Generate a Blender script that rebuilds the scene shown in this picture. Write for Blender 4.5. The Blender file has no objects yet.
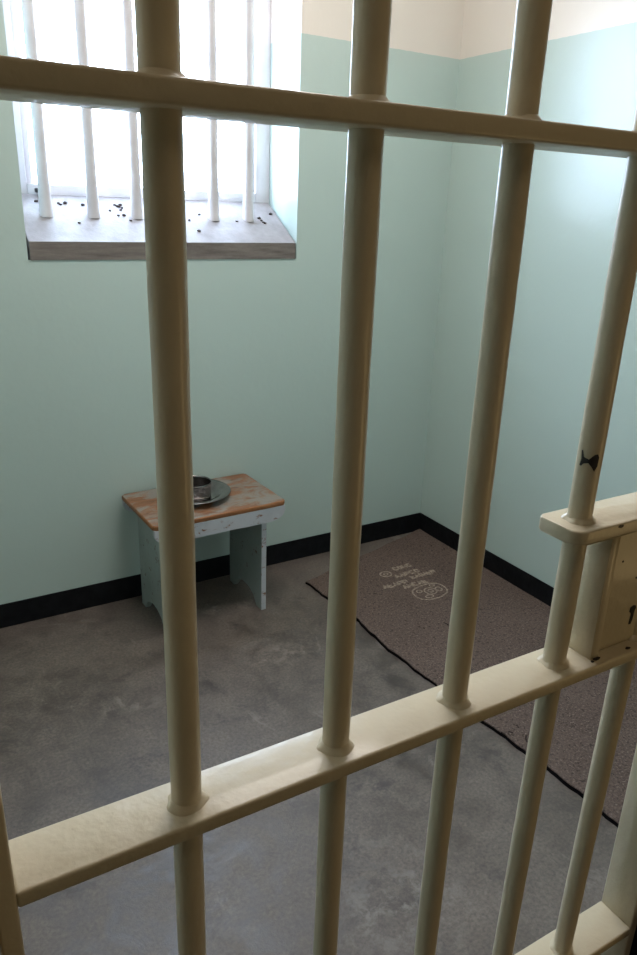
import bpy, bmesh, math, random
from mathutils import Vector, Matrix
random.seed(7)
scene = bpy.context.scene
col = scene.collection

# ------------------------------------------------------------------ camera
cam_d = bpy.data.cameras.new('camera')
cam = bpy.data.objects.new('camera', cam_d)
col.objects.link(cam)
R_ = Vector((0.858681, -0.511465, 0.032712))
U_ = Vector((0.150516, 0.312678, 0.937858))
F_ = Vector((0.489910, 0.800397, -0.345474))
M3 = Matrix((R_, U_, -F_)).transposed()
cam.matrix_world = Matrix.Translation((0, 0, 1.5)) @ M3.to_4x4()
cam_d.sensor_fit = 'VERTICAL'
cam_d.sensor_height = 36.0
cam_d.sensor_width = 24.0
cam_d.lens = 36.0 * 735.9 / 955.0
cam_d.clip_start = 0.02
scene.camera = cam

# ------------------------------------------------------------------ sky, added lights, exposure
world = bpy.data.worlds.new('daylight')
scene.world = world
world.use_nodes = True
bg = world.node_tree.nodes['Background']
bg.inputs['Color'].default_value = (0.60, 0.77, 1.0, 1)
bg.inputs['Strength'].default_value = 11.5

def area(name, loc, target, size, size_y, power, color, portal=False):
    d = bpy.data.lights.new(name, 'AREA')
    d.shape = 'RECTANGLE'; d.size = size; d.size_y = size_y
    d.energy = power; d.color = color
    if portal:
        d.cycles.is_portal = True
    o = bpy.data.objects.new(name, d)
    col.objects.link(o)
    o.location = loc
    v = Vector(target) - Vector(loc)
    o.rotation_euler = v.to_track_quat('-Z', 'Y').to_euler()
    return o
area('window_portal', (0.962, 2.93, 1.89), (0.962, 2.0, 1.89), 1.0, 1.18, 1, (1, 1, 1), portal=True)
area('added_corridor_lamp', (0.62, -0.22, 2.74), (0.62, -0.22, 0), 0.16, 0.5, 1.15, (1.0, 0.80, 0.55))  # unseen overhead lamp, added; steep angle follows the rail's shadow on the bars
area('corridor_side_fill', (1.9, -0.75, 0.75), (0.3, 0.5, 0.75), 0.5, 0.8, 1.25, (1.0, 0.72, 0.34))  # added warm fill for the lower bars, standing in for floor bounce
area('cell_fill_light', (1.0, 1.65, 2.93), (1.0, 1.65, 0), .9, .7, 12.0, (1.0, .945, .91))  # unseen soft fill, added because the window alone left the walls too dark
scene.view_settings.view_transform = 'Standard'
scene.view_settings.look = 'None'
scene.view_settings.gamma = 1.0
scene.view_settings.use_curve_mapping = False
scene.view_settings.exposure = 1.12

# ------------------------------------------------------------------ material helpers
def srgb(r, g, b):
    f = lambda c: c / 12.92 if c <= .04045 else ((c + .055) / 1.055) ** 2.4
    return (f(r / 255), f(g / 255), f(b / 255), 1)
class Mat:
    def __init__(s, name, rough=.5, spec=.5, metal=0, color=(.5, .5, .5, 1)):
        s.m = bpy.data.materials.new(name); s.m.use_nodes = True
        s.nt = s.m.node_tree
        s.b = s.nt.nodes['Principled BSDF']
        s.b.inputs['Roughness'].default_value = rough
        s.b.inputs['Specular IOR Level'].default_value = spec
        s.b.inputs['Metallic'].default_value = metal
        s.b.inputs['Base Color'].default_value = color
        s.tc = s.nt.nodes.new('ShaderNodeTexCoord')
        s.h = None
    def n(s, t, **kw):
        x = s.nt.nodes.new(t)
        for k, v in kw.items(): setattr(x, k, v)
        return x
    def l(s, a, b): s.nt.links.new(a, b)
    def coords(s, scale=(1, 1, 1)):
        mp = s.n('ShaderNodeMapping'); mp.inputs['Scale'].default_value = scale
        s.l(s.tc.outputs['Object'], mp.inputs['Vector']); return mp.outputs[0]
    def noise(s, scale, detail=4, rough=.55, lo=.35, hi=.65, vec=(1, 1, 1), dist=0):
        t = s.n('ShaderNodeTexNoise'); t.inputs['Scale'].default_value = scale
        t.inputs['Detail'].default_value = detail; t.inputs['Roughness'].default_value = rough
        t.inputs['Distortion'].default_value = dist
        s.l(s.coords(vec), t.inputs['Vector'])
        r = s.n('ShaderNodeMapRange'); r.inputs['From Min'].default_value = lo; r.inputs['From Max'].default_value = hi
        s.l(t.outputs['Fac'], r.inputs['Value'])
        return r.outputs[0]
    def mix(s, fac, a, b):
        x = s.n('ShaderNodeMix', data_type='RGBA')
        if isinstance(fac, (int, float)): x.inputs[0].default_value = fac
        else: s.l(fac, x.inputs[0])
        for i, v in ((6, a), (7, b)):
            if isinstance(v, tuple): x.inputs[i].default_value = v
            else: s.l(v, x.inputs[i])
        return x.outputs[2]
    def math(s, op, a, b=0.0):
        x = s.n('ShaderNodeMath', operation=op)
        for i, v in ((0, a), (1, b)):
            if isinstance(v, (int, float)): x.inputs[i].default_value = v
            else: s.l(v, x.inputs[i])
        return x.outputs[0]
    def color(s, c):
        if isinstance(c, tuple): s.b.inputs['Base Color'].default_value = c
        else: s.l(c, s.b.inputs['Base Color'])
    def rough(s, c): s.l(c, s.b.inputs['Roughness'])
    def bump(s, h, strength=.3, dist=.002):
        x = s.n('ShaderNodeBump'); x.inputs['Strength'].default_value = strength; x.inputs['Distance'].default_value = dist
        s.l(h, x.inputs['Height'])
        if s.h: s.l(s.h, x.inputs['Normal'])
        s.h = x.outputs[0]; s.l(s.h, s.b.inputs['Normal'])

# painted wall: pale teal dado below cream
def wall_mat(name, split):
    w = Mat(name, rough=.27, spec=.75)
    n1 = w.noise(2.2, 4); n2 = w.noise(45, 3)
    teal = (0.480, 0.580, 0.535, 1)
    cream = (0.75, 0.685, 0.61, 1)
    if split:
        sx = w.n('ShaderNodeSeparateXYZ'); w.l(w.tc.outputs['Object'], sx.inputs[0])
        z = w.math('ADD', sx.outputs[2], w.math('MULTIPLY', n2, .0012))
        k = w.math('GREATER_THAN', z, 2.0735)
        c = w.mix(k, teal, cream)
    else: c = teal
    w.color(c)
    w.bump(w.noise(60, 3, lo=0, hi=1), .35, .0010)
    w.bump(w.noise(7, 3, lo=0, hi=1), .25, .008)
    return w.m
M = {}
M['wall'] = wall_mat('teal and cream gloss wall paint', True)
w = Mat('white ceiling paint', .8); w.color(w.mix(w.noise(3), (.66, .62, .55, 1), (.72, .68, .6, 1))); M['ceiling'] = w.m
w = Mat('corridor wall paint', .7); w.color(w.mix(w.noise(3), (.36, .32, .22, 1), (.40, .36, .25, 1))); M['corridor'] = w.m
w = Mat('black skirting paint and gap shade', .45, spec=.2); w.color(w.mix(w.noise(20, 4), (.004, .0045, .006, 1), (.009, .010, .012, 1)))
w.bump(w.noise(30, 4, lo=0, hi=1), .5, .004); M['black'] = w.m

# concrete floor
w = Mat('worn sealed concrete', .55)
n1 = w.noise(1.9, 7, .65, .38, .62); n2 = w.noise(9, 8, .75, .40, .60, dist=.6); n3 = w.noise(110, 5, .7, .35, .65)
c = w.mix(n1, (.080, .063, .053, 1), (.158, .128, .108, 1))
c = w.mix(w.math('MULTIPLY', n2, .55), c, (.24, .20, .17, 1))
c = w.mix(w.math('MULTIPLY', n3, .6), c, (.050, .040, .035, 1))
sp = w.noise(4.2, 8, .72, .56, .66, dist=.5)
c = w.mix(w.math('MULTIPLY', sp, .75), c, (.045, .037, .034, 1))
pale = w.noise(5.1, 7, .72, .60, .66, dist=.5, vec=(1.3, .8, 1))
c = w.mix(w.math('MULTIPLY', pale, .4), c, (.28, .24, .21, 1))
def spot(x, y, r0, r1, sy=1.0):
    v = w.n('ShaderNodeVectorMath', operation='DISTANCE'); v.inputs[1].default_value = (x, y * sy, 0)
    w.l(w.coords((1, sy, 0)), v.inputs[0])
    q = w.n('ShaderNodeMapRange'); q.inputs['From Min'].default_value = r1; q.inputs['From Max'].default_value = r0
    w.l(v.outputs['Value'], q.inputs['Value']); return q.outputs[0]
wear = w.noise(19, 7, .75, .48, .62, dist=.25)
for (x, y, r0, r1, sy, k, cc) in ((.85, .98, .05, .20, 1, .6, (.30, .27, .25, 1)), (.56, 1.93, .02, .10, 2.2, .5, (.30, .26, .23, 1)), (1.07, 1.97, .03, .16, 2, .6, (.30, .25, .21, 1)),
                               (.50, 1.68, .03, .13, 1.5, .8, (.05, .04, .037, 1)), (1.02, 1.28, .02, .09, 1.4, .8, (.05, .042, .042, 1)), (.84, 1.05, .02, .12, 1.4, .6, (.05, .042, .042, 1))):
    c = w.mix(w.math('MULTIPLY', w.math('MULTIPLY', spot(x, y, r0, r1, sy), wear), k), c, cc)
w.color(c)
rr = w.n('ShaderNodeMapRange'); rr.inputs['To Min'].default_value = .38; rr.inputs['To Max'].default_value = .60
w.l(n2, rr.inputs['Value']); w.rough(rr.outputs[0])
w.bump(n2, .12, .003); w.bump(n3, .15, .001)
M['floor'] = w.m
w = Mat('white floor scuff', .7, color=(.36, .33, .30, 1)); M['scuff'] = w.m

# gate paint
def gate_paint(name, nscale=1.0):
    w = Mat(name, rough=.42, spec=.4)
    w.b.inputs['Coat Weight'].default_value = .22; w.b.inputs['Coat Roughness'].default_value = .10
    n1 = w.noise(6, 4); n2 = w.noise(55, 4, .6, .3, .7)
    c = w.mix(n1, (.590, .510, .365, 1), (.605, .525, .380, 1))
    c = w.mix(w.math('MULTIPLY', n2, .15), c, (.50, .44, .33, 1))
    ch = w.noise(38, 5, .7, .735, .745)
    c = w.mix(ch, c, (.035, .027, .022, 1))
    w.color(c)
    rr = w.n('ShaderNodeMapRange'); rr.inputs['To Min'].default_value = .40; rr.inputs['To Max'].default_value = .46
    w.l(n1, rr.inputs['Value']); w.rough(rr.outputs[0])
    w.bump(w.noise(35 * nscale, 3, .5, 0, 1), .55, .0035)
    w.bump(w.noise(190, 3, .6, 0, 1), .25, .0010)
    return w.m
M['gate'] = gate_paint('thick cream gloss gate paint')
w = Mat('bare dark metal under chipped paint', .5); w.color(w.mix(w.noise(80), (.012, .010, .012, 1), (.035, .028, .028, 1))); M['chip'] = w.m
w = Mat('keyhole darkness', .8, color=(.004, .004, .004, 1)); M['hole'] = w.m

# window materials
w = Mat('white gloss bar paint', .35); w.color(w.mix(w.noise(12), (.56, .53, .54, 1), (.62, .59, .60, 1))); w.bump(w.noise(60, 3, lo=0, hi=1), .3, .001); M['white'] = w.m
w = Mat('grey sill stone top', .55)
n1 = w.noise(14, 6, .65, .3, .7)
c = w.mix(n1, (.20, .182, .185, 1), (.30, .275, .28, 1))
c = w.mix(w.noise(34, 5, .7, .64, .72), c, (.22, .18, .16, 1))
sx = w.n('ShaderNodeSeparateXYZ'); w.l(w.tc.outputs['Object'], sx.inputs[0])
k = w.math('LESS_THAN', sx.outputs[1], 2.6025)
brown = w.mix(w.noise(22, 6, .7, .3, .7, vec=(.35, 1, 3)), (.11, .09, .08, 1), (.24, .205, .18, 1))
w.color(w.mix(k, c, brown)); w.bump(n1, .4, .003); M['sill'] = w.m
g = Mat('clear window glass', .02); g.b.inputs['Transmission Weight'].default_value = 1.0; g.b.inputs['IOR'].default_value = 1.45
tr = g.n('ShaderNodeBsdfTransparent'); gl = g.n('ShaderNodeBsdfGlossy'); gl.inputs['Roughness'].default_value = .02
mx = g.n('ShaderNodeMixShader'); fr = g.n('ShaderNodeFresnel'); fr.inputs[0].default_value = 1.45
geo = g.n('ShaderNodeNewGeometry'); g.l(g.math('MULTIPLY', fr.outputs[0], g.math('SUBTRACT', 1.0, geo.outputs['Backfacing'])), mx.inputs[0]); g.l(tr.outputs[0], mx.inputs[1]); g.l(gl.outputs[0], mx.inputs[2])
g.l(mx.outputs[0], g.nt.nodes['Material Output'].inputs['Surface']); M['glass'] = g.m
w = Mat('dark crumbs', .9, color=(.035, .022, .02, 1)); M['crumb'] = w.m
w = Mat('pale yard gravel', .9); w.color(w.mix(w.noise(8), (.55, .52, .46, 1), (.66, .63, .57, 1))); M['yard'] = w.m

# stool materials
w = Mat('worn orange brown wood', .55)
g1 = w.noise(5, 6, .65, .3, .7, vec=(1.5, 14, 14), dist=.4)
c = w.mix(g1, (.17, .072, .032, 1), (.31, .145, .070, 1))
n2 = w.noise(11, 6, .65,   .44, .56, vec=(.7, 1.2, 1), dist=.8)
c = w.mix(w.math('MULTIPLY', n2, .85), c, (.25, .25, .225, 1))
c = w.mix(w.noise(30, 6, .7, .63, .70, vec=(.4, 1.5, 1)), c, (.07, .035, .022, 1))
w.color(c); w.bump(g1, .3, .002); M['wood'] = w.m
w = Mat('bare orange wood edge', .5)
c = w.mix(w.noise(9, 5, .65, .3, .7, vec=(1.5, 10, 10)), (.20, .075, .025, 1), (.40, .165, .062, 1))
c = w.mix(w.noise(40, 5, .7, .62, .68), c, (.09, .04, .025, 1)); w.color(c); M['edge'] = w.m
w = Mat('chipped white paint on wood', .5)
c = w.mix(w.noise(8, 5), (.44, .45, .48, 1), (.52, .53, .56, 1))
c = w.mix(w.noise(26, 6, .75, .57, .62, vec=(.6, 1, 1.4), dist=.5), c, (.22, .10, .055, 1))
w.color(c); w.bump(w.noise(40, 5, lo=0, hi=1), .3, .002); M['chipped'] = w.m
w = Mat('worn grey green painted board', .5)
c = w.mix(w.noise(7, 5), (.27, .32, .30, 1), (.34, .39, .37, 1))
c = w.mix(w.noise(24, 6, .75, .60, .64), c, (.14, .09, .06, 1)); w.color(c); M['legpaint'] = w.m
w = Mat('brushed tin', .24, metal=1.0)
c = w.mix(w.noise(25, 5, .6, .3, .7), (.20, .185, .18, 1), (.34, .32, .31, 1)); w.color(c)
w.bump(w.noise(60, 3, lo=0, hi=1), .15, .001); M['tin'] = w.m

# mat materials
w = Mat('brown felt mat fibre', .95, spec=.15)
n1 = w.noise(4, 6, .65, .3, .7); n2 = w.noise(150, 5, .75, .38, .62); n3 = w.noise(60, 4, .6, .3, .7, vec=(3, 1, 1))
c = w.mix(n1, (.098, .070, .058, 1), (.150, .106, .088, 1))
c = w.mix(w.math('MULTIPLY', n2, .6), c, (.25, .18, .15, 1))
c = w.mix(w.math('MULTIPLY', w.noise(90, 4, .7, .56, .62), .7), c, (.035, .026, .026, 1))
c = w.mix(w.math('MULTIPLY', w.noise(150, 3, .7, .60, .66), .8), c, (.34, .27, .23, 1))
c = w.mix(w.math('MULTIPLY', n3, .18), c, (.06, .05, .045, 1))
c = w.mix(w.noise(9, 6, .75, .64, .66, dist=.8), c, (.03, .02, .018, 1))
w.color(c); w.bump(n2, .7, .003); M['felt'] = w.m
w = Mat('black lower mat layer', .9, spec=.1, color=(.006, .005, .006, 1)); M['lower_layer'] = w.m
w = Mat('faded chalky print', .95); w.color(w.mix(w.noise(120, 4, .7, .35, .65), (.16, .12, .10, 1), (.48, .38, .30, 1))); M['print'] = w.m

# ------------------------------------------------------------------ mesh helpers
def link(name, bm, mats, parent=None, smooth=False, kind=None, loc=None):
    me = bpy.data.meshes.new(name)
    bmesh.ops.recalc_face_normals(bm, faces=bm.faces)
    bm.to_mesh(me); bm.free()
    o = bpy.data.objects.new(name, me); col.objects.link(o)
    for m in (mats if isinstance(mats, (list, tuple)) else [mats]): me.materials.append(m)
    if smooth:
        for p in me.polygons: p.use_smooth = True
        if smooth != 'all':
            me.set_sharp_from_angle(angle=math.radians(smooth if isinstance(smooth, (int, float)) and smooth > 1 else 40))
    if parent: o.parent = parent
    if kind: o['kind'] = kind
    if loc: o.location = loc
    return o
def empty(name, loc=(0, 0, 0), rz=0, **props):
    o = bpy.data.objects.new(name, None); col.objects.link(o)
    o.empty_display_size = .05
    o.location = loc; o.rotation_euler = (0, 0, rz)
    for k, v in props.items(): o[k] = v
    return o
def box(bm, x0, x1, y0, y1, z0, z1, bev=0, seg=2, mi=0, cuts=0):
    vs = [bm.verts.new(p) for p in ((x0, y0, z0), (x1, y0, z0), (x1, y1, z0), (x0, y1, z0), (x0, y0, z1), (x1, y0, z1), (x1, y1, z1), (x0, y1, z1))]
    fs = [bm.faces.new([vs[i] for i in f]) for f in ((3, 2, 1, 0), (4, 5, 6, 7), (0, 1, 5, 4), (1, 2, 6, 5), (2, 3, 7, 6), (3, 0, 4, 7))]
    for f in fs: f.material_index = mi
    if bev:
        es = list({e for f in fs for e in f.edges})
        bmesh.ops.bevel(bm, geom=es, offset=bev, segments=seg, profile=.5, affect='EDGES')
    return fs
def prism(bm, pts, axis, a, b, bev=0, seg=2, mi=0):
    """polygon pts (2-D) swept between a and b along axis"""
    def P(u, v, t):
        return {'x': (t, u, v), 'y': (u, t, v), 'z': (u, v, t)}[axis]
    A = [bm.verts.new(P(u, v, a)) for u, v in pts]; B = [bm.verts.new(P(u, v, b)) for u, v in pts]
    n = len(pts); fs = [bm.faces.new(A), bm.faces.new(B[::-1])]
    for i in range(n): fs.append(bm.faces.new((A[i], A[(i + 1) % n], B[(i + 1) % n], B[i])))
    for f in fs: f.material_index = mi
    if bev:
        es = list({e for e in fs[0].edges} | {e for e in fs[1].edges})
        bmesh.ops.bevel(bm, geom=es, offset=bev, segments=seg, profile=.5, affect='EDGES')
def lathe(bm, prof, cx=0, cy=0, cz=0, n=40, mi=0, wob=0):
    rings = []
    for r, z in prof:
        if r < 1e-6: rings.append([bm.verts.new((cx, cy, cz + z))])
        else: rings.append([bm.verts.new((cx + r * (1 + wob * math.sin(3 * a * math.tau / n + z * 90)) * math.cos(a * math.tau / n), cy + r * math.sin(a * math.tau / n), cz + z)) for a in range(n)])
    for A, B in zip(rings, rings[1:]):
        for i in range(n):
            j = (i + 1) % n
            q = [A[i % len(A)], A[j % len(A)], B[j % len(B)], B[i % len(B)]]
            q = [v for k, v in enumerate(q) if v not in q[:k]]
            if len(q) >= 3:
                f = bm.faces.new(q); f.material_index = mi
def B(): return bmesh.new()

# ------------------------------------------------------------------ the setting
XL, XR, YB, YF, CH = -0.28, 2.1921, 2.6048, 0.62, 3.0
YO = 2.915
OX0, OX1, OZ0, OZ1 = 0.4656, 1.458, 1.306, 2.47
bm = B(); box(bm, -2.6, 3.6, -1.5, YO, -.10, 0); link('floor', bm, M['floor'], kind='structure')
bm = B(); box(bm, -2.6, 3.6, -1.5, YO, CH, CH + .1); link('ceiling', bm, M['ceiling'], kind='structure')
bm = B()
box(bm, XL - .2, OX0, YB, YO, 0, CH); box(bm, OX1, XR + .2, YB, YO, 0, CH)
box(bm, OX0, OX1, YB, YO, 0, OZ0); box(bm, OX0, OX1, YB, YO, OZ1, CH)
link('wall_back', bm, M['wall'], kind='structure')
bm = B(); box(bm, XR, XR + .2, YF, YB, 0, CH); link('wall_right', bm, M['wall'], kind='structure')
bm = B(); box(bm, XL - .2, XL, YF, YB, 0, CH); link('wall_left', bm, M['wall'], kind='structure')
# front wall of the cell, the gate stands in its opening
FY0, FY1, GX0, GX1, GH = .40, .568, -.038, 1.000, 2.16
bm = B()
box(bm, -2.4, GX0, FY0, FY1, 0, CH); box(bm, GX1, 3.4, FY0, FY1, 0, CH); box(bm, GX0, GX1, FY0, FY1, GH, CH)
link('wall_front', bm, M['wall'], kind='structure')
bm = B()
box(bm, GX0, .006, .46, .57, 0, GH - .03, .002); box(bm, GX0, GX1, .46, .57, GH - .03, GH, .002)
link('trim_1', bm, M['gate'], kind='structure')
bm = B(); box(bm, .958, GX1, .41, .525, 0, GH - .03, .002)
link('trim_2', bm, M['black'], kind='structure')  # black colour on this jamb stands in for the shaded gap beside the stile
# corridor shell behind the camera
bm = B(); box(bm, -2.6, 3.6, -1.5, -1.3, 0, CH); link('wall_corridor', bm, M['corridor'], kind='structure')
bm = B(); box(bm, -2.6, -2.4, -1.3, .62, 0, CH); link('wall_corridor_left', bm, M['corridor'], kind='structure')
bm = B(); box(bm, 3.4, 3.6, -1.3, .62, 0, CH); link('wall_corridor_right', bm, M['corridor'], kind='structure')
# black painted skirting
ZB = .0959
def skirt(name, pts, f):
    bm = B(); prism(bm, pts, *f, bev=0); link(name, bm, M['black'], kind='structure')
bm = B(); box(bm, XL, XR, YB - .005, YB, 0, ZB, .0015); link('baseboard_back', bm, M['black'], kind='structure')
bm = B(); box(bm, XR - .005, XR, YF, YB - .005, 0, ZB, .0015); link('baseboard_right', bm, M['black'], kind='structure')
bm = B(); box(bm, XL, XL + .005, YF, YB - .005, 0, ZB, .0015); link('baseboard_left', bm, M['black'], kind='structure')
# bare yard outside the window
bm = B(); box(bm, -8, 10, YO + .02, 16, -.3, -.1); link('ground', bm, M['yard'], kind='structure')

# window: sloping sill, white frame, glass
SY, SZ0, SY1, SZ1 = YB - .004, 1.364, 2.835, 1.507
win = empty('window_1', (0, 0, 0), kind='structure')
bm = B(); prism(bm, [(SY, OZ0), (SY, SZ0), (SY1, SZ1), (SY1, OZ0)], 'x', OX0 + .006, OX1 - .005, .003)
link('window_sill', bm, M['sill'], win)
bm = B()
FX0, FX1, FB, FT = OX0, OX1, SZ1 - .02, OZ1
for (x0, x1, z0, z1) in ((FX0, FX0 + .062, FB, FT), (FX1 - .062, FX1, FB, FT), (FX0 + .062, FX1 - .062, FB, FB + .055), (FX0 + .062, FX1 - .062, FT - .05, FT)):
    box(bm, x0, x1, 2.837, 2.897, z0, z1, .004)
for (x0, x1, z0, z1) in ((FX0 + .062, FX0 + .085, FB + .055, FT - .05), (FX1 - .085, FX1 - .062, FB + .055, FT - .05)):
    box(bm, x0, x1, 2.855, 2.885, z0, z1, .003)
link('window_frame', bm, M['white'], win, smooth=35)
bm = B(); box(bm, FX0 + .07, FX1 - .07, 2.868, 2.873, FB + .045, FT - .045); link('window_pane', bm, M['glass'], win)
bm = B(); box(bm, .55, .585, 2.822, 2.837, 1.513, 1.528, .003); box(bm, .557, .60, 2.815, 2.826, 1.517, 1.524, .002); link('window_catch', bm, M['chip'], win)

# the fixed round bars inside the window opening
gr = empty('window_grille', (0, 0, 0), label='six upright round white bars set into the grey sill of the bright window', category='window bars')
for x in (.562, .720, .874, 1.022, 1.170, 1.314):
    bm = B()
    zb = SZ0 + (2.735 - SY) * (SZ1 - SZ0) / (SY1 - SY)
    lathe(bm, [(.0235, -.010), (.0225, .004), (.0212, .012), (.0205, .05), (.0198, .12), (.0195, .16), (.0195, OZ1 - zb)], x, 2.735, zb, 24)
    link('window_bar', bm, M['white'], gr, smooth='all')

# crumbs of rust and dirt on the sill
def sill_z(y): return SZ0 + (y - SY) * (SZ1 - SZ0) / (SY1 - SY)
bm = B()
cr = [(.545, 2.796), (.616, 2.79), (.622, 2.783), (.64, 2.792), (.658, 2.692), (.818, 2.786), (.832, 2.79), (.833, 2.775), (.807, 2.734), (.828, 2.735), (.825, 2.764),
      (.785, 2.759), (.698, 2.785), (.842, 2.709), (1.258, 2.717), (1.362, 2.737), (1.37, 2.714), (1.374, 2.709), (1.079, 2.659), (1.066, 2.718), (1.119, 2.751), (1.425, 2.763), (1.365, 2.723), (.812, 2.79), (.822, 2.781)]
for i, (x, y) in enumerate(cr):
    r = .0048 if i % 3 else .0065
    n0 = len(bm.verts)
    bmesh.ops.create_icosphere(bm, subdivisions=1, radius=r, matrix=Matrix.Translation((x, y, sill_z(y) + r * .4)) @ Matrix.Diagonal((1.25, .9, .7, 1)))
    bm.verts.ensure_lookup_table()
    for v in bm.verts[n0:]: v.co += Vector([random.uniform(-.0012, .0012) for _ in range(3)])
o = link('crumbs', bm, M['crumb'], kind='stuff')
o['label'] = 'scattered dark crumbs of rust and dirt on the window sill'; o['category'] = 'crumbs'

# ------------------------------------------------------------------ sleeping mat along the right wall
mat = empty('sleeping_mat', (1.8, 1.5, 0), label='thin brown felt sleeping mat with a faded print, lying along the right wall', category='mat')
def MO(x, y, z=0): return (x - 1.8, y - 1.5, z)
left = [(1.412, 2.378), (1.424, 2.20), (1.436, 2.016), (1.428, 1.90), (1.424, 1.835), (1.432, 1.70), (1.442, 1.538), (1.452, 1.35), (1.474, 1.102), (1.478, .95), (1.480, .70)]
def interp(tab, y):
    for (x0, y0), (x1, y1) in zip(tab, tab[1:]):
        if y1 <= y <= y0: return x0 + (x1 - x0) * (y0 - y) / (y0 - y1)
    return tab[-1][0]
def mat_mesh(z0, z1, inset, name, m, lift):
    bm = B(); NU, NV = 26, 70; top = []; bot = []
    xr = XR - .007
    for j in range(NV + 1):
        v = j / NV; rt = []; rb = []
        yl = 2.378 - (2.378 - .70) * v; yr = 2.590 - (2.590 - .70) * v
        for i in range(NU + 1):
            u = i / NU
            xl = interp(left, yl) + .0025 * math.sin(yl * 41) + .0015 * math.sin(yl * 97) + inset
            x = xl + (xr - inset - xl) * u; y = yl + (yr - yl) * u
            if j == 0: y += .003 * math.sin(x * 33) - inset
            wv = .0004 * math.sin(x * 9 + y * 5) + .0003 * math.sin(y * 17 - x * 6)
            e = max(0, 1 - u * 14)
            l = lift * e * (.5 + .5 * math.sin(yl * 6.5 + 1.2)) + lift * .7 * max(0, 1 - math.hypot(x - XR, y - 2.6) / .09)
            rt.append(bm.verts.new(MO(x, y, z1 + abs(wv) + l))); rb.append(bm.verts.new(MO(x, y, z0 + (abs(wv) + l) * (1 if z0 > 0.001 else 0))))
        top.append(rt); bot.append(rb)
    for j in range(NV):
        for i in range(NU):
            bm.faces.new((top[j][i], top[j][i + 1], top[j + 1][i + 1], top[j + 1][i]))
            bm.faces.new((bot[j][i], bot[j + 1][i], bot[j + 1][i + 1], bot[j][i + 1]))
    for j in range(NV):
        bm.faces.new((top[j][0], top[j + 1][0], bot[j + 1][0], bot[j][0])); bm.faces.new((top[j][NU], bot[j][NU], bot[j + 1][NU], top[j + 1][NU]))
    for i in range(NU):
        bm.faces.new((top[0][i], bot[0][i], bot[0][i + 1], top[0][i + 1])); bm.faces.new((top[NV][i], top[NV][i + 1], bot[NV][i + 1], bot[NV][i]))
    return link(name, bm, m, mat, smooth=50)
mat_mesh(.0005, .0090, .0, 'lower_layer', M['lower_layer'], .004)  # near-black lower layer, seen as a dark line along the mat edge
mat_mesh(.0091, .0125, .0008, 'felt_layer', M['felt'], .004)
# faded print: rows of worn characters and a pointed round emblem
bm = B()
def stroke(pts, wd, z=.0128):
    prev = None
    for k, (x, y) in enumerate(pts):
        a = Vector(pts[max(k - 1, 0)]); b = Vector(pts[min(k + 1, len(pts) - 1)])
        d = (b - a); d = d.normalized() if d.length > 0 else Vector((1, 0)); nn = Vector((-d.y, d.x)) * wd / 2
        ring = [bm.verts.new(MO(x + s * nn.x, y + s * nn.y, zz)) for s, zz in ((-1, z), (1, z), (1, z + .0006), (-1, z + .0006))]
        if prev:
            for q in range(4): bm.faces.new((prev[q], prev[(q + 1) % 4], ring[(q + 1) % 4], ring[q]))
        else: bm.faces.new(ring[::-1])
        prev = ring
    bm.faces.new(prev)
def row(a, b, h, n):
    a = Vector(a); b = Vector(b); u = (b - a) / n; v = Vector((-u.y, u.x)).normalized() * h
    for k in range(n):
        o = a + u * k
        P = lambda s, t: tuple(o + u * (.1 + .75 * s) + v * (t - .5))
        g = random.choice(((((0, 0), (0, 1), (1, .9), (1, .5), (0, .45)),), (((0, 1), (0, 0), (1, 0)), ((0, .5), (.8, .5))), (((1, .9), (.3, 1), (0, .6), (.2, .1), (1, 0)),),
                           (((0, 0), (.5, 1), (1, 0)), ((.25, .4), (.75, .4))), (((0, 0), (0, 1), (1, 0), (1, 1)),), (((0, .5), (.3, 1), (.9, .8), (.9, .2), (.3, 0), (0, .5)),)))
        for s in g: stroke([P(*q) for q in s], .0105)
row((1.806, 2.297), (1.907, 2.299), .024, 4)
row((1.772, 2.236), (1.906, 2.240), .026, 5)
row((1.831, 2.200), (1.964, 2.200), .024, 6)
row((1.671, 2.183), (1.800, 2.181), .026, 5)
row((1.747, 2.144), (1.876, 2.147), .026, 5)
def ring_(cx, cy, rx, ry, wd, rot=0, n=24):
    stroke([(cx + rx * math.cos(t * math.tau / n) * math.cos(rot) - ry * math.sin(t * math.tau / n) * math.sin(rot),
             cy + rx * math.cos(t * math.tau / n) * math.sin(rot) + ry * math.sin(t * math.tau / n) * math.cos(rot)) for t in range(n + 1)], wd)
ring_(1.752, 2.275, .026, .022, .007); ring_(1.752, 2.275, .010, .009, .006)
em = [(1.771, 2.108), (1.812, 2.12), (1.842, 2.123), (1.872, 2.121), (1.895, 2.110), (1.905, 2.093), (1.908, 2.072), (1.903, 2.048), (1.887, 2.026), (1.84, 2.008), (1.784, 2.010), (1.757, 2.028), (1.748, 2.050), (1.750, 2.075), (1.758, 2.095), (1.771, 2.108)]
stroke(em, .007)
ring_(1.832, 2.068, .026, .026, .0055); ring_(1.832, 2.068, .011, .011, .005)
ring_(1.874, 2.066, .013, .016, .005); ring_(1.787, 2.086, .012, .010, .0045); ring_(1.800, 2.034, .018, .011, .0045); ring_(1.868, 2.104, .012, .008, .004)
o = link('printed_marking', bm, M['print'], mat); o['label'] = 'faded pale printed characters and round-cornered emblem'

# ------------------------------------------------------------------ stool
ST = Vector((.976, 2.42, 0)); rz = math.radians(1.6)
st = empty('wooden_stool', ST, rz, label='small low wooden stool with worn orange-brown top against the teal wall under the window', category='stool')
L, Dp, H = .262, .171, .457
def jag(a, b, n, amp): return [a + (b - a) * i / n for i in range(n + 1)]
bm = B()
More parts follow.
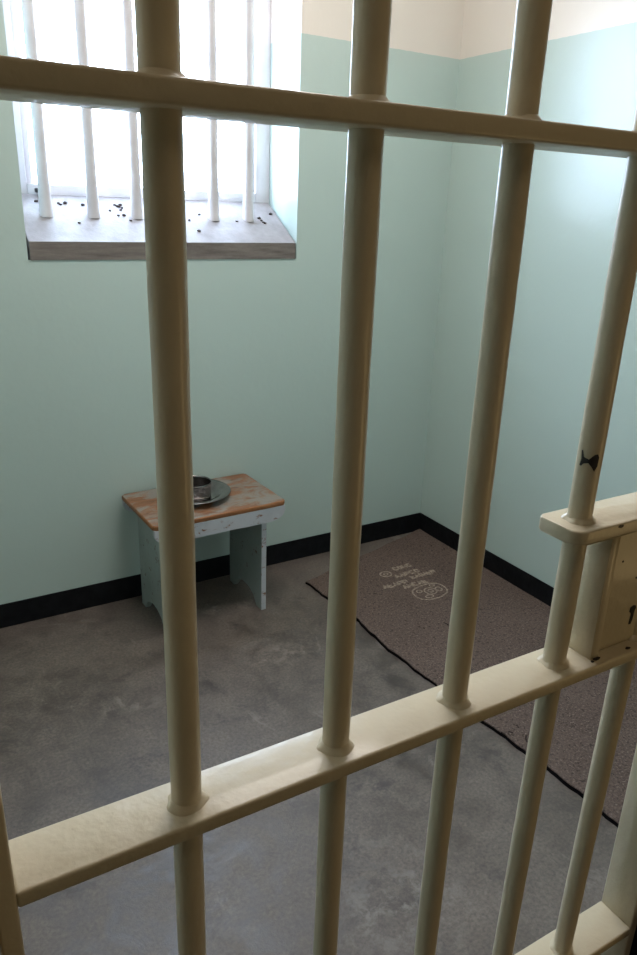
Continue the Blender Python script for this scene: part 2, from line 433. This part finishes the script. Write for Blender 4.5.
# seat: worn board, corners slightly rounded, ends chamfered
c = .012
pts = [(-L + c, -Dp), (L - c, -Dp), (L, -Dp + c), (L, Dp - c), (L - c, Dp), (-L + c, Dp), (-L, Dp - c), (-L, -Dp + c)]
prism(bm, pts, 'z', H - .020, H, .005, 3)
bm.faces.ensure_lookup_table()
for f in bm.faces: f.material_index = 0 if f.normal.z > .75 or f.calc_center_median().z > H - .0005 else 1
link('seat', bm, [M['wood'], M['edge']], st, smooth=45)
def apron(y0, y1):
    bm = B(); zt, zb = H - .0195, H - .076
    pts = [(-L + .004, zt), (-L + .004, zt - .018)]
    for k in range(6):
        a = k / 5 * math.pi / 2
        pts.append((-L + .005 + .062 * (1 - math.cos(a)), zt - .020 - (zt - .020 - zb) * math.sin(a) ** .9))
    for k in range(1, 12):
        x = -L + .067 + (2 * L - .134) * k / 12; pts.append((x, zb + random.uniform(-.0012, .0016)))
    for k in range(5, -1, -1):
        a = k / 5 * math.pi / 2
        pts.append((L - .005 - .062 * (1 - math.cos(a)), zt - .020 - (zt - .020 - zb) * math.sin(a) ** .9))
    pts += [(L - .004, zt - .018), (L - .004, zt)]
    q = []
    for p in pts:
        if not q or math.hypot(p[0] - q[-1][0], p[1] - q[-1][1]) > 1e-4: q.append(p)
    prism(bm, q, 'y', y0, y1, .0012, 1)
    o = link('apron', bm, [M['chipped']], st, smooth=40); o['label'] = 'chipped white front rail' if y0 < 0 else 'painted back rail'
apron(-Dp + .001, -Dp + .020); apron(Dp - .020, Dp - .001)
def leg(x0, x1):
    bm = B(); ya, yb = -Dp + .0205, Dp - .042
    zt = H - .0205
    pts = [(ya, 0.0), (ya, zt), (yb + .0, zt), (yb, 0.0), (yb - .040, 0.0)]
    for k in range(1, 8):      # the cut-out between the two feet
        t = k / 8
        y = (yb - .040) + (ya + .040 - yb + .040) * t
        pts.append((y, .060 * math.sin(math.pi * t) ** .45))
    pts.append((ya + .040, 0.0))
    prism(bm, pts, 'x', x0, x1, .0015, 1)
    for f in bm.faces:
        f.material_index = 1 if abs(f.normal.x) < .5 and f.normal.y < -.5 else 0
    bm.normal_update()
    for f in bm.faces:
        f.material_index = 1 if (abs(f.normal.x) < .4 and f.calc_center_median().y < ya + .003) else 0
    link('leg', bm, [M['legpaint'], M['chipped']], st, smooth=40)
leg(-.216, -.194); leg(.168, .190)

# tin plate and mug on the stool
px, py = .948, 2.437
bm = B()
lathe(bm, [(0, .0005), (.078, .0005), (.082, .002), (.100, .018), (.112, .0215), (.1335, .0245), (.1350, .0258), (.1335, .0270), (.112, .0240), (.098, .0200), (.079, .0040), (.074, .0030), (0, .0030)], 0, 0, 0, 56)
pl = link('tin_plate', bm, M['tin'], smooth=50, loc=(px, py, H + .0003)); pl['label'] = 'round metal plate with a raised rim lying on the wooden stool'; pl['category'] = 'plate'
mug = empty('tin_mug', (px + .001, py + .002, H + .0036), label='squat cylindrical metal mug standing on the plate', category='mug')
bm = B()
lathe(bm, [(0, 0), (.057, 0), (.0605, .002), (.061, .006), (.0615, .053), (.0635, .0555), (.0640, .058), (.0628, .0595), (.0605, .058), (.0598, .053), (.059, .006), (.055, .003), (0, .003)], 0, 0, 0, 48)
link('body', bm, M['tin'], mug, smooth=50)
bm = B(); pr = []
for k in range(13):   # strap handle on the side away from the viewer
    a = -math.pi / 2 + math.pi * k / 12
    cx, cz = -.0595 - .024 * math.cos(a), .031 + .017 * math.sin(a)
    rr_ = [bm.verts.new((cx * math.cos(.5) - s * .007 * math.sin(.5) * -1 + t * math.cos(a) * -.0008, cx * -math.sin(.5) + s * .007, cz + t * .0008)) for s, t in ((-1, -1), (1, -1), (1, 1), (-1, 1))]
    if pr:
        for q in range(4): bm.faces.new((pr[q], pr[(q + 1) % 4], rr_[(q + 1) % 4], rr_[q]))
    else: bm.faces.new(rr_[::-1])
    pr = rr_
bm.faces.new(pr); link('handle', bm, M['tin'], mug, smooth=50)

# ------------------------------------------------------------------ the barred gate
GY = .4866
gate = empty('cell_gate', (0, GY, 0), math.radians(-.6724), label='cream painted steel gate of round upright bars and flat rails in front of the cell', category='gate')
gd, th = .0608, .0167
def flat(name, x0, x1, z0, z1, parent=gate, y0=0, y1=gd, bev=.003, wav=True):
    bm = B(); box(bm, x0, x1, y0, y1, z0, z1, bev, 3)
    return link(name, bm, M['gate'], parent, smooth=50)
SX0, SX1 = .0135, .0305
for z0, z1 in ((.004, .022), (.382, .399), (.9803 - th, .9803), (1.5558, 1.5558 + .0169), (2.105, 2.122)):
    flat('rail', SX1 - .0005, .9265, z0, z1)
stl = flat('stile', SX0, SX1, .004, 2.122); stl.name = 'stile'
flat('stile', .926, .943, .004, 2.122)
RB = .0140
def rough_ring(bm, x, z, up, rad=.0215):
    n = 28; rows = []
    for r_, h in ((rad, 0.0), (rad * .95, .0014), (rad * .86, .0028), (rad * .79, .0042), (RB * .98, .0062)):
        rows.append([bm.verts.new((x + r_ * (1 + (.09 * math.sin(3 * t + x * 50) + .05 * math.sin(7 * t + x * 90)) * (r_ > RB)) * math.cos(t),
                                   gd / 2 + r_ * (1 + (.07 * math.sin(2 * t + x * 70)) * (r_ > RB)) * math.sin(t), z + up * h)) for t in [k * math.tau / n for k in range(n)]])
    for A, Bq in zip(rows, rows[1:]):
        for i in range(n): bm.faces.new((A[i], A[(i + 1) % n], Bq[(i + 1) % n], Bq[i]))
xs = (.1838, .3454, .5032, .6606, .8020)
tilt = (0, 0, 0, (.010, 1.0, .0018), (.014, .75, 0))
for bi, x0_ in enumerate(xs):
    def XA(z):
        t = tilt[bi]
        return x0_ if not t else x0_ + t[2] + t[0] * (z - t[1])
    bm = B(); n = 32; segs = 90; prev = None
    for k in range(segs + 1):
        z = .006 + (2.12 - .006) * k / segs
        ring = []; x = XA(z)
        for i in range(n):
            a = i * math.tau / n
            r_ = RB * (1 + .010 * math.sin(z * 31 + a * 2 + x * 40) + .007 * math.sin(z * 83 + a * 3))
            ring.append(bm.verts.new((x + r_ * math.cos(a), gd / 2 + r_ * math.sin(a), z)))
        if prev:
            for i in range(n): bm.faces.new((prev[i], prev[(i + 1) % n], ring[(i + 1) % n], ring[i]))
        else: bm.faces.new(ring[::-1])
        prev = ring
    bm.faces.new(prev)
    if bi == 3:      # bow-tie shaped spot where the paint has flaked off
        zc = 1.248; x = XA(zc); az = math.radians(-139)
        for lobe in ([(-.0105, .010), (-.0088, .0105), (-.0065, .003), (-.0010, .0012), (-.0010, -.0030), (-.0060, -.0045), (-.0085, -.0080), (-.0105, -.0070), (-.0092, 0)],
                     [(-.0012, .0012), (.0040, .0070), (.0075, .0078), (.0095, .0040), (.0090, -.0060), (.0062, -.0125), (.0025, -.0070), (-.0012, -.0030)]):
            vs = []
            for (s_, t_) in lobe:
                a = az + s_ / RB; q = RB * 1.018 + .0004
                vs.append(bm.verts.new((x + q * math.cos(a), gd / 2 + q * math.sin(a), zc + t_)))
            cc = (sum(p[0] for p in lobe) / len(lobe), sum(p[1] for p in lobe) / len(lobe)); a = az + cc[0] / RB
            cv = bm.verts.new((x + q * math.cos(a), gd / 2 + q * math.sin(a), zc + cc[1]))
            for i in range(len(vs)):
                f = bm.faces.new((cv, vs[i], vs[(i + 1) % len(vs)])); f.material_index = 1
    bar = link('bar', bm, [M['gate'], M['chip']], gate, smooth=60)
    spots = [(.399, 1), (.9803, 1), (1.5727, 1), (.9636, -1)]
    if bi in (3, 4): spots.append((1.1725, 1))
    for z, up in spots:
        bm = B(); rough_ring(bm, XA(z), z, up, .0190 if up > 0 else .0160)
        link('weld', bm, M['gate'], bar, smooth='all')

# lock: top plate, box body, keyhole
lock = bpy.data.objects.new('lock_box', None)
bm = B(); r = .013
pts = []
for cx, cy, a0 in ((.626 + r, r, 180), (.626 + r, gd - r * .5, 90)):
    pass
P_ = [(.945, 0), (.945, gd)]
for k in range(7):
    a = math.radians(90 + 90 * k / 6); P_.append((.630 + .007 + .007 * math.cos(a), gd - .007 + .007 * math.sin(a)))
for k in range(9):
    a = math.radians(180 + 90 * k / 8); P_.append((.630 + .018 + .018 * math.cos(a), .018 + .018 * math.sin(a)))
prism(bm, P_, 'z', 1.1555, 1.1725, .0026, 3)
link('lock_plate', bm, M['gate'], gate, smooth=50)
bpy.data.objects.remove(lock)
bm = B()
box(bm, .712, .945, .020, .056, .9795, 1.1562, .003, 3)          # body
box(bm, .706, .7085, .012, .058, .9795, 1.1562, .0006, 1)        # side cover
box(bm, .7085, .722, .0125, .021, .9795, 1.1562, .0010, 1)
lk = link('lock_case', bm, M['gate'], gate, smooth=45)
for cx, cy, cz, a_, b_, fl in ((.700, -.0004, 1.1690, .0045, .0022, 'y'), (.775, -.0004, 1.1600, .003, .002, 'y'), (.716, .010, .9808, .006, .003, 'z'), (.706, .008, .9808, .003, .002, 'z'), (.772, .008, .9808, .005, .0022, 'z'), (.778, .0195, 1.075, .0015, .0018, 'y'), (.745, .0195, 1.105, .0015, .0015, 'y')):
    bm = B(); n = 9
    pts = []
    for k in range(n):
        q = random.uniform(.6, 1.15); t = k * math.tau / n
        pts.append(((cx if fl == 'y' else cx) + a_ * q * math.cos(t), (cz if fl == 'y' else cy) + b_ * q * math.sin(t)))
    if fl == 'y': prism(bm, pts, 'y', cy - .0002, cy + .0008)
    else: prism(bm, pts, 'z', cz - .0008, cz + .0002)
    link('paint_chip', bm, M['chip'], gate)
bm = B()
kz = 1.024; kx = .784
prof = [(0.0, .010), (.004, .009), (.006, .005), (.004, .001), (.003, -.012), (.001, -.018), (-.003, -.017), (-.002, -.002), (-.006, .002), (-.005, .008)]
prism(bm, [(kx + a, kz + b) for a, b in prof], 'y', .0194, .0204)
prism(bm, [(kx + .030 + a * 1.7, kz - .012 + b * 1.5) for a, b in prof], 'y', .0194, .0204)
link('keyhole', bm, M['hole'], lk)
